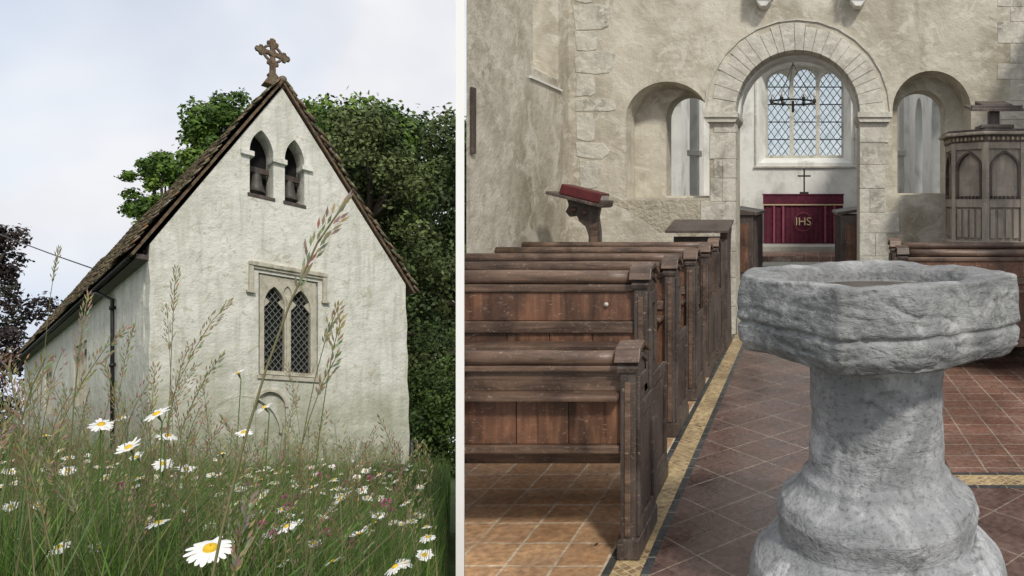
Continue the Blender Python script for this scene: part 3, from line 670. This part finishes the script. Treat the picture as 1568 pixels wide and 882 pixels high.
for nm,x0,x1,s in (('chancel_wall_left',-2.6,-2.05,-1),('chancel_wall_right',2.05,2.6,1)):
    o=prism(nm,rect(9.0,-.3,15.0,4.9),x0,x1,SM,M_plaster2,ch)
    cut(o,[prism('c',arch(11.2,12.3,1.4,2.9,.5,'round',14),min(x0,x1)-.3,max(x0,x1)+.3,SM,None),prism('c',arch(13.3,14.2,1.6,2.9,.45,'round',14),min(x0,x1)-.3,max(x0,x1)+.3,SM,None)])
    for a,b in ((11.2,12.3),(13.3,14.2)):
        xm=(x0+x1)/2+s*.1; prism('side_light_glass',rect(a,1.4,b,3.45),xm,xm+.01,SM,M_glass,ch)
        lattice('side_leading',a,b,1.4,3.4,.14,.2,.014,xm-.02,SM,M_lead,ch)
        prism('side_mullion',rect((a+b)/2-.05,1.4,(a+b)/2+.05,3.4),xm-.08,xm-.03,SM,M_ashlar,ch)
for xx,dd in ((-1.62,.18),(1.28,.12)): 
    prism('squint_shaft',rect(xx,.5,xx+dd*.6,2.95),10.4,10.6,IM,M_plaster2,ch,.01); prism('squint_capital',rect(xx-.03,2.1,xx+dd*.6+.03,2.18),10.36,10.64,IM,M_plaster2,ch,.01)
ew=prism('east_wall',rect(-2.6,-.3,2.6,5.2),15.0,15.6,IM,M_plaster2,ch)
cut(ew,[prism('c',arch(-1.02,.96,2.16,3.98,.36,'round',20),14.8,15.36,IM,None,poly1=arch(-.84,.76,2.34,3.92,.30,'round',20)),
        prism('c',arch(-.84,.76,2.34,3.92,.30,'round',20),15.2,15.9,IM,None)])
archband('east_arch_roll',-1.0,.94,3.98,.34,.03,14.97,15.02,IM,M_ashlar,ch,'round',1.78)
prism('east_sill',rect(-1.05,2.13,.99,2.158),14.95,15.1,IM,M_ashlar,ch)
fr=prism('east_window_frame',arch(-.86,.78,2.32,3.92,.32,'round',20),15.42,15.54,IM,M_ashlar,ch)
Ls=[(-.80,-.35),(-.27,.19),(.27,.72)]
cut(fr,[prism('c',arch(a,b,2.4,3.86 if i!=1 else 3.94,.24,'round',12),15.3,15.7,IM,None) for i,(a,b) in enumerate(Ls)])
for i,(a,b) in enumerate(Ls):
    lattice('east_leading_%d'%i,a,b,2.38,4.2,.147,.20,.014,15.5,IM,M_lead,ch)
    for k in range(4): box('saddle_bar',a,b,15.47,15.485,2.72+k*.36,2.74+k*.36,M_dark,ch)
prism('east_glass',rect(-.85,2.33,.77,4.24),15.545,15.55,IM,M_glass,ch)
al=empty('altar')
n=60; vs=[];fs=[]
for j,zz in enumerate((.675,1.1,1.40)):
    for i in range(n+1):
        vs.append((-.80+1.48*i/n,14.0+.015*math.sin(i*1.7)*(1.5-j*.5),zz))
for j in range(2):
    for i in range(n): fs.append([j*(n+1)+i,j*(n+1)+i+1,(j+1)*(n+1)+i+1,(j+1)*(n+1)+i])
mkobj('frontal',vs,fs,M_purple,al,True)
box('altar_body',-.79,.67,14.03,14.7,.672,1.56,M_purple,al)
box('superfrontal',-.81,.69,13.97,14.02,1.41,1.57,M_purple,al,.005)
box('fringe',-.81,.69,13.965,14.0,1.385,1.408,M_gold,al)
box('altar_top',-.82,.70,13.96,14.72,1.572,1.60,M_purple,al,.004)
Mor=mat('orphrey_silk',(.2,.05,.08),(.28,.08,.1),20)
for xx in (-.62,-.45,.33,.5): box('orphrey',xx,xx+.035,13.955,13.969,.69,1.38,Mor,al)
tubeobj('monogram_ring',[(-.06+.17*math.cos(t*math.pi/16),13.96,1.08+.17*math.sin(t*math.pi/16)) for t in range(33)],.006,Mor,al,6)
tx=bpy.data.curves.new('ihs','FONT'); tx.body='IHS'; tx.size=.21; tx.extrude=.006; tx.align_x='CENTER'; tx.align_y='CENTER'
to=bpy.data.objects.new('monogram',tx); sc.collection.objects.link(to); to.location=(-.06,13.955,1.08); to.rotation_euler=(math.radians(90),0,0); to.parent=al; tx.materials.append(M_gold)
acx=empty('altar_cross')
box('upright',-.06,-.03,14.4,14.43,1.62,2.08,M_dark,acx,.003); box('crossbar',-.17,.08,14.4,14.43,1.93,1.96,M_dark,acx,.003); box('foot',-.13,.04,14.34,14.49,1.602,1.64,M_dark,acx,.005)
co=empty('hanging_candelabrum')
tubeobj('ring',[(-.21+.33*math.cos(t*math.pi/12),11.6+.33*math.sin(t*math.pi/12),3.0) for t in range(25)],.014,M_dark,co)
box('hub',-.23,-.19,11.58,11.62,2.84,3.02,M_dark,co,.01)
for k in range(3):
    a=k*math.pi*2/3+.3; tubeobj('chain',[(-.21+.33*math.cos(a),11.6+.33*math.sin(a),3.0),(-.21,11.6,3.6)],.005,M_dark,co,5)
tubeobj('rod',[(-.21,11.6,3.55),(-.21,11.6,5.2)],.008,M_dark,co,5)
for k in range(6):
    a=k*math.pi/3; x_,y_=-.21+.33*math.cos(a),11.6+.33*math.sin(a)
    tubeobj('cup',[(x_,y_,2.97),(x_,y_,3.0),(x_,y_,3.04)],[.01,.028,.03],M_dark,co); tubeobj('candle',[(x_,y_,3.04),(x_,y_,3.16)],.011,M_linen,co)
for nm,x0,x1,dr in (('choir_stall',-.93,-.66,1),('choir_stall',.43,.72,-1)):
    e=empty(nm)
    for k,y0 in enumerate((9.3,10.3)):
        box('stall_end',x0,x1,y0,y0+.07,.5,1.30,M_woodd,e,.008)
        box('end_recess',x0+.05,x1-.05,y0-.01,y0,.6,1.2,M_woodv,e,.003)
        xs_=[x0-.05,x1+.05]
        prism('desk_slope',[(xs_[0],1.30),(xs_[1],1.36 if dr<0 else 1.30),(xs_[1],1.40 if dr<0 else 1.34),(xs_[0],1.34 if dr<0 else 1.40)],y0-.03,y0+.95,IM,M_woodd,e,.006)
    xf=x1-.03 if dr>0 else x0
    box('stall_front',xf,xf+.03,9.37,11.3,.5,1.3,M_woodd,e,.004)
    for k in range(10): box('baluster',xf-.012,xf+.042,9.45+k*.18,9.48+k*.18,.55,1.28,M_woodd,e,.003)
# ------------------------------------------------------------------ pews
def wob(a,s=.004): return a+random.uniform(-s,s)
def benchend(e,y,xe,zt,side,dep=.43):
    xa,xb=(xe-.065,xe) if side>0 else (xe,xe+.065)
    prof=[(y-.02,0),(y-.02,zt-.05),(y+.0,zt),(y+.07,zt+.015),(y+.16,zt-.02),(y+.18,zt-.1),(y+.145,zt-.28),(y+.15,.74),(y+.22,.66),(y+dep-.07,.62),(y+dep-.01,.56),(y+dep,0)]
    o=prism('bench_end',prof,xa,xb,SM,M_woodd,e,.006)
    prism('end_cap',[(y-.045,zt-.035),(y-.02,zt+.02),(y+.07,zt+.04),(y+.19,zt-.005),(y+.185,zt-.03),(y+.07,zt+.017),(y+.0,zt+.002),(y-.022,zt-.04)],xa-.02,xb+.02,SM,M_woodh,e,.004)
    prism('cap_bead',[(y-.035,zt-.06),(y+.0,zt-.025),(y+.07,zt-.012),(y+.18,zt-.06),(y+.18,zt-.075),(y+.07,zt-.03),(y+.0,zt-.045),(y-.03,zt-.08)],xa-.01,xb+.01,SM,M_woodd,e,.003)
    f0,f1=(xb,xb+.014) if side>0 else (xa-.014,xa)
    for nm,pl in (('frame_back',rect(y+.0,.09,y+.04,zt-.1)),('frame_front',rect(y+.115,.70,y+.145,zt-.1)),('frame_front_low',rect(y+dep-.05,.09,y+dep-.01,.50)),('frame_top',rect(y+.042,zt-.16,y+.113,zt-.1)),('frame_mid',rect(y+.042,.58,y+dep-.07,.64)),('frame_bottom',rect(y+.042,.09,y+dep-.052,.15))):
        prism(nm,pl,f0,f1,SM,M_woodd,e,.003)
    box('end_plinth',xa-.012,xb+.018,y-.03,y+dep+.01,0.003,.088,M_woodd,e,.006)
    box('front_edge_bead',(xa+xb)/2-.012,(xa+xb)/2+.012,y-.028,y-.019,.1,zt-.12,M_woodh,e,.003)
def pew(y,xe,xl,zt,side=1,low=0,seat=True):
    e=empty('pew'); a,b=(xl,xe-.07*side) if side>0 else (xe+.07,xl)
    a,b=min(a,b),max(a,b); ash=max(a,RAY*(y-.12)-.004) if side>0 else a
    tubeobj('top_rail',[(a+(b-a)*t/6,wob(y+.03,.002),wob(zt-.03,.0025)) for t in range(7)],.034,M_woodh,e,12)
    box('rail_moulding',a,b,y+.005,y+.05,zt-.10,zt-.062,M_woodh,e,.01)
    box('upper_board',a,b,y+.02,y+.045,zt-.24,zt-.102,M_woodv,e,.003)
    box('mid_rail',a,b,y+.005,y+.05,zt-.30,zt-.242,M_woodh,e,.008)
    n=max(2,int((b-a)/.19)); 
    for i in range(n):
        p0=a+(b-a)*i/n+.002; p1=a+(b-a)*(i+1)/n-.002
        box('board_%d'%i,p0,p1,y+.02+random.uniform(0,.004),y+.045,.30 if not low else low,zt-.302,M_woodv,e,.003)
    box('bottom_rail',a,b,y+.003,y+.05,(.22 if not low else low-.05),(.298 if not low else low-.002),M_woodh,e,.006)
    if seat:
        box('seat',a,b,y+.052,y+.42,.42,.45,M_woodh,e,.008)
        box('seat_front',a,b,y+.36,y+.38,.30,.418,M_woodh,e,.004)
        box('book_shelf',ash,b,y-.12,y-.0,zt-.36,zt-.335,M_woodh,e,.006)
    benchend(e,y,xe,zt,side); return e
XL=lambda y:max(RAY*y-.012,-2.636)
def front_bench(y,xe,zt):
    e=empty('pew'); a,b=XL(y),xe-.07
    tubeobj('top_rail',[(a+(b-a)*t/6,wob(y+.03,.002),wob(zt-.03,.0025)) for t in range(7)],.032,M_woodh,e,12)
    box('rail_moulding',a,b,y+.01,y+.045,zt-.085,zt-.058,M_woodh,e,.008)
    box('upper_board',a,b,y+.035,y+.05,zt-.17,zt-.087,M_woodh,e,.003)
    box('shelf',a+.012,b,y-.05,y+.05,zt-.195,zt-.172,M_woodh,e,.008)
    for i in range(3):
        p0=a+(b-a)*i/3+.002;p1=a+(b-a)*(i+1)/3-.002; box('board_%d'%i,p0,p1,y+.02,y+.04,.47,zt-.197,M_woodv,e,.003)
    box('bottom_rail',a,b,y-.0,y+.05,.435,.468,M_woodh,e,.006)
    box('seat',a,b,y+.06,y+.32,.50,.525,M_woodh,e,.006)
    benchend(e,y,xe,zt,1,.34)
front_bench(3.14,-.71,.86)
pew(3.63,-.765,XL(3.63),1.15)
tubeobj('pew_number_disc',[(-.97,3.642,.99),(-.97,3.634,.99)],.011,M_linen)
for yy,zt in ((4.75,1.10),(5.6,1.09),(6.35,1.09),(6.95,1.10)): pew(yy,-.83,XL(yy),zt)
fd=empty('prayer_desk')
box('desk_front',-1.35,-.86,7.62,7.66,0,1.12,M_woodd,fd,.006)
prism('desk_end',[(7.5,0),(7.5,1.1),(7.45,1.16),(7.9,1.24),(7.95,1.18),(7.86,1.1),(7.8,.8),(7.92,.2),(7.95,0)],-.86,-.79,SM,M_woodd,fd,.006)
prism('desk_top',[(7.42,1.165),(7.95,1.26),(7.95,1.285),(7.42,1.19)],-1.4,-.77,SM,M_woodd,fd,.004)
for yy,zt in ((6.5,1.06),(7.05,1.09)): pew(yy,.80,2.78,zt,side=-1)
dv=[];df=[]
for i in range(70):
    x_,y_=random.uniform(-1.3,1.6),random.uniform(3.1,6.2)
    if x_<-.45*y_+.05: continue
    s=random.uniform(.006,.016); a=random.uniform(0,6.28); o=len(dv)
    dv+=[(x_+s*math.cos(a+k*1.57)*(1 if k%2 else .5),y_+s*math.sin(a+k*1.57)*(1 if k%2 else .5),.006+random.uniform(0,.006)) for k in range(4)]; df.append([o,o+1,o+2,o+3])
npmesh('dry_leaves',dv,df,mat('dry_leaf',(.05,.03,.015),(.12,.08,.04),30,.8,0))
# ------------------------------------------------------------------ lectern
le=empty('lectern')
def LM(p,q,d): return (-2.17+p, 7.2+d, 1.49+q)
th=math.radians(-14)
def rot(pts): return [(p*math.cos(th)-q*math.sin(th),p*math.sin(th)+q*math.cos(th)) for p,q in pts]
prism('desk_board',rot([(-.28,-.01),(.26,-.01),(.28,.02),(-.28,.02)]),-.18,.18,LM,M_woodd,le,.006)
prism('desk_lip',rot([(.23,.02),(.27,.02),(.27,.06),(.23,.06)]),-.18,.18,LM,M_woodd,le,.004)
prism('book',rot([(-.17,.022),(.22,.022),(.225,.12),(-.165,.12)]),-.15,.15,LM,M_redbook,le,.012)
prism('book_pages',rot([(-.15,.04),(.222,.04),(.224,.10),(-.15,.10)]),-.13,.152,LM,M_linen,le)
br_=[(-.12,.02),(-.10,-.05),(-.13,-.11),(-.09,-.16),(-.02,-.15),(.0,-.2),(.06,-.25),(.09,-.34),(.09,-1.4),(.2,-1.4),(.2,-.3),(.18,-.16),(.2,-.06)]
prism('carved_stem',br_,-.04,.04,LM,M_woodd,le,.008)
prism('stem_face',[(.11,-.25),(.18,-.2),(.18,-1.3),(.11,-1.3)],-.055,-.041,LM,M_woodh,le,.004)
for p,q in ((-.05,-.09),(.05,-.12)): tubeobj('roundel',[LM(p,q,-.06),LM(p,q,.06)],.03,M_woodh,le)
prism('lectern_foot',[(-.15,-1.49),(.4,-1.49),(.4,-1.4),(-.15,-1.4)],-.2,.2,LM,M_woodd,le,.01)
# ------------------------------------------------------------------ pulpit
pu=empty('pulpit'); pcx,pcy,R8=1.92,7.72,.50
def octo(r): return [(pcx+r*math.cos(math.radians(22.5+45*i)),pcy+r*math.sin(math.radians(22.5+45*i))) for i in range(8)]
prism('pulpit_drum',octo(R8-.035),.95,2.06,PM,M_woodg,pu)
prism('pulpit_stem',octo(.25),0,.80,PM,M_woodg,pu,.01); prism('pulpit_flare',octo(.25),.80,.95,PM,M_woodg,pu,poly1=octo(.48))
prism('base_mould',octo(R8+.03),1.0,1.09,PM,M_woodg,pu,.012)
prism('frieze',octo(R8+.012),2.06,2.12,PM,M_woodd,pu,.004); prism('cornice',octo(R8+.07),2.122,2.155,PM,M_woodg,pu,.01); prism('cap',octo(R8+.04),2.157,2.18,PM,M_woodd,pu,.006)
ap=R8*math.cos(math.radians(22.5)); hs=R8*math.sin(math.radians(22.5))
for k in range(8):
    a=math.radians(-90+45*k); dx,dy=math.cos(a),math.sin(a); tx_,ty_=-dy,dx
    FM=lambda p,q,d,dx=dx,dy=dy,tx_=tx_,ty_=ty_:(pcx+dx*(ap+d)+tx_*p,pcy+dy*(ap+d)+ty_*p,q)
    for s in (-1,1): prism('stile',rect(min(s*hs,s*(hs-.04)),1.09,max(s*hs,s*(hs-.04)),2.058),-.04,.0,FM,M_woodg,pu,.003)
    prism('rail_top',rect(-hs+.042,1.99,hs-.042,2.058),-.04,-.004,FM,M_woodg,pu,.003)
    prism('rail_mid',rect(-hs+.042,1.42,hs-.042,1.50),-.04,-.004,FM,M_woodg,pu,.003)
    for j in range(7): prism('dentil',rect(-hs+.05+j*.042,1.505,-hs+.072+j*.042,1.53),-.04,.004,FM,M_woodd,pu)
    archband('tracery_arch',-hs+.065,hs-.065,1.78,.17,.022,-.04,.004,FM,M_woodd,pu,'pointed',.27)
    for j in range(4): prism('linenfold',rect(-hs+.05+j*.075,1.12,-hs+.10+j*.075,1.40),-.045,-.010,FM,M_woodg,pu,.006)
    for j in range(8): prism('carving',[(-hs+.03+j*.046,2.07),(-hs+.05+j*.046,2.085),(-hs+.03+j*.046,2.11),(-hs+.015+j*.046,2.085)],.0,.018,FM,M_gold if j%2 else M_woodg,pu)
pd=empty('pulpit_book_desk')
prism('desk',[(1.60,2.36),(2.06,2.36),(2.08,2.40),(1.58,2.40)],7.2,7.25,IM,M_woodd,pd,.005)
prism('slope',[(7.18,2.34),(7.55,2.42),(7.55,2.45),(7.18,2.37)],1.58,2.08,SM,M_woodd,pd,.005)
prism('book',[(7.22,2.375),(7.5,2.44),(7.5,2.48),(7.22,2.415)],1.68,1.98,SM,M_woodd,pd,.005)
box('desk_stem',1.78,1.88,7.3,7.4,2.18,2.36,M_woodd,pd,.01); box('desk_foot',1.68,2.0,7.22,7.5,2.182,2.22,M_woodd,pd,.01)
# ------------------------------------------------------------------ font
fo=empty('stone_font')
M_font,nf,bf=newmat('font_limestone')
v=coords(nf); r1=ramp(nf,[(.30,(.17,.175,.18)),(.5,(.29,.295,.30)),(.70,(.50,.505,.51))]); nf.links.new(nz(nf,v,5.0,12,.66,.8),r1.inputs[0])
r2=ramp(nf,[(.44,(0,0,0)),(.62,(1,1,1))]); nf.links.new(nz(nf,coords(nf,(1,1,.55)),3.2,9,.66,1.2),r2.inputs[0])
col=mixc(nf,r2.outputs[0],r1.outputs[0],(.20,.205,.21))
r4=ramp(nf,[(.56,(0,0,0)),(.66,(.9,.9,.9))]); nf.links.new(nz(nf,coords(nf,(1,1,2.0)),4.0,9,.7,.8),r4.inputs[0]); col=mixc(nf,r4.outputs[0],col,(.12,.125,.12))
# the bowl is a darker stone than the shaft
spz=nf.nodes.new('ShaderNodeSeparateXYZ'); nf.links.new(v,spz.inputs[0])
rz=ramp(nf,[(.945,(1.12,1.13,1.15)),(.965,(.84,.84,.83))]); nf.links.new(spz.outputs[2],rz.inputs[0]); col=mixc(nf,1.0,col,rz.outputs[0],'MULTIPLY')
vo=nf.nodes.new('ShaderNodeTexNoise'); vo.inputs['Scale'].default_value=60; vo.inputs['Detail'].default_value=3; nf.links.new(v,vo.inputs['Vector'])
r3=ramp(nf,[(.33,(.68,.68,.68)),(.44,(1,1,1)),(.62,(1,1,1)),(.72,(1.25,1.25,1.25))]); nf.links.new(vo.outputs['Fac'],r3.inputs[0]); col=mixc(nf,1.0,col,r3.outputs[0],'MULTIPLY')
nf.links.new(col,bf.inputs['Base Color']); bf.inputs['Roughness'].default_value=.88
hh=mth(nf,'ADD',mth(nf,'MULTIPLY',vo.outputs['Fac'],.5),nz(nf,coords(nf,(1,1,2.6)),12,8,.7,.6))
bumpn(nf,bf,hh,.8,.014)
prof=[(.02,1.17,0),(.27,1.17,0),(.305,1.18,.2),(.315,1.215,.2),(.33,1.232,.3),(.40,1.240,.8),(.455,1.245,1),(.472,1.24,1),(.478,1.20,1),(.482,1.12,1),(.484,1.095,1),(.470,1.083,1),(.483,1.07,1),(.478,1.02,1),(.452,.985,1),(.40,.972,.9),(.28,.966,.6),(.262,.96,.2),(.25,.945,0),(.236,.92,0),(.232,.75,0),(.236,.6,0),(.24,.56,0),(.262,.545,0),(.268,.52,0),(.285,.50,0),(.335,.47,0),(.352,.43,0),(.345,.38,0),(.345,.345,0),(.37,.33,0),(.43,.27,0),(.445,.22,0),(.44,.15,0),(.47,.12,.2),(.48,0,.3)]
pp=[]
for i in range(len(prof)-1):
    a=prof[i];b=prof[i+1]; n=max(1,int(math.hypot(b[0]-a[0],b[1]-a[1])/.007))
    for k in range(n): t=k/n; pp.append(tuple(a[j]*(1-t)+b[j]*t for j in range(3)))
pp.append(prof[-1]); N=300; V=[];F=[]
for r_,z_,q in pp:
    for k in range(N):
        t=2*math.pi*k/N; tt=t+math.radians(4)
        m8=1/max(abs(math.cos(tt)),abs(math.sin(tt)),.80*(abs(math.cos(tt))+abs(math.sin(tt))))
        m8=min(m8,1.14)
        rr=r_*(1-q+q*m8*.985); p=Vector((.245+rr*math.cos(t),2.65+rr*math.sin(t),z_))
        dn=noise.fractal(Vector((p.x*5,p.y*5,p.z*9)),1,2,4)*.005+noise.noise(p*2.2)*.010
        dn+=noise.fractal(Vector((p.x*9,p.y*9,p.z*34)),1,2,3)*.0025*(1 if q>.5 else .5)
        ck=abs(noise.noise(Vector((p.x*3,p.y*3,p.z*16))+Vector((7,3,1)))); dn-=.009*max(0,.05-ck)/.05 if q>.5 else 0
        sc_=1+dn/max(rr,.1) if z_>.01 else 1
        V.append((.245+rr*sc_*math.cos(t),2.65+rr*sc_*math.sin(t),z_+(noise.noise(p*5)*.010+noise.noise(p*17)*.005 if q>.2 else 0)))
for j in range(len(pp)-1):
    for k in range(N): F.append((j*N+k,(j+1)*N+k,(j+1)*N+(k+1)%N,j*N+(k+1)%N))
npmesh('font_body',V,F,M_font,fo,smooth=True)
prism('font_basin_lead',[(.245+.27*math.cos(t*math.pi/16),2.65+.27*math.sin(t*math.pi/16)) for t in range(32)],1.172,1.182,PM,mat('old_lead_lining',(.06,.055,.045),(.12,.105,.085),7,.7,.4),fo)
print('done')
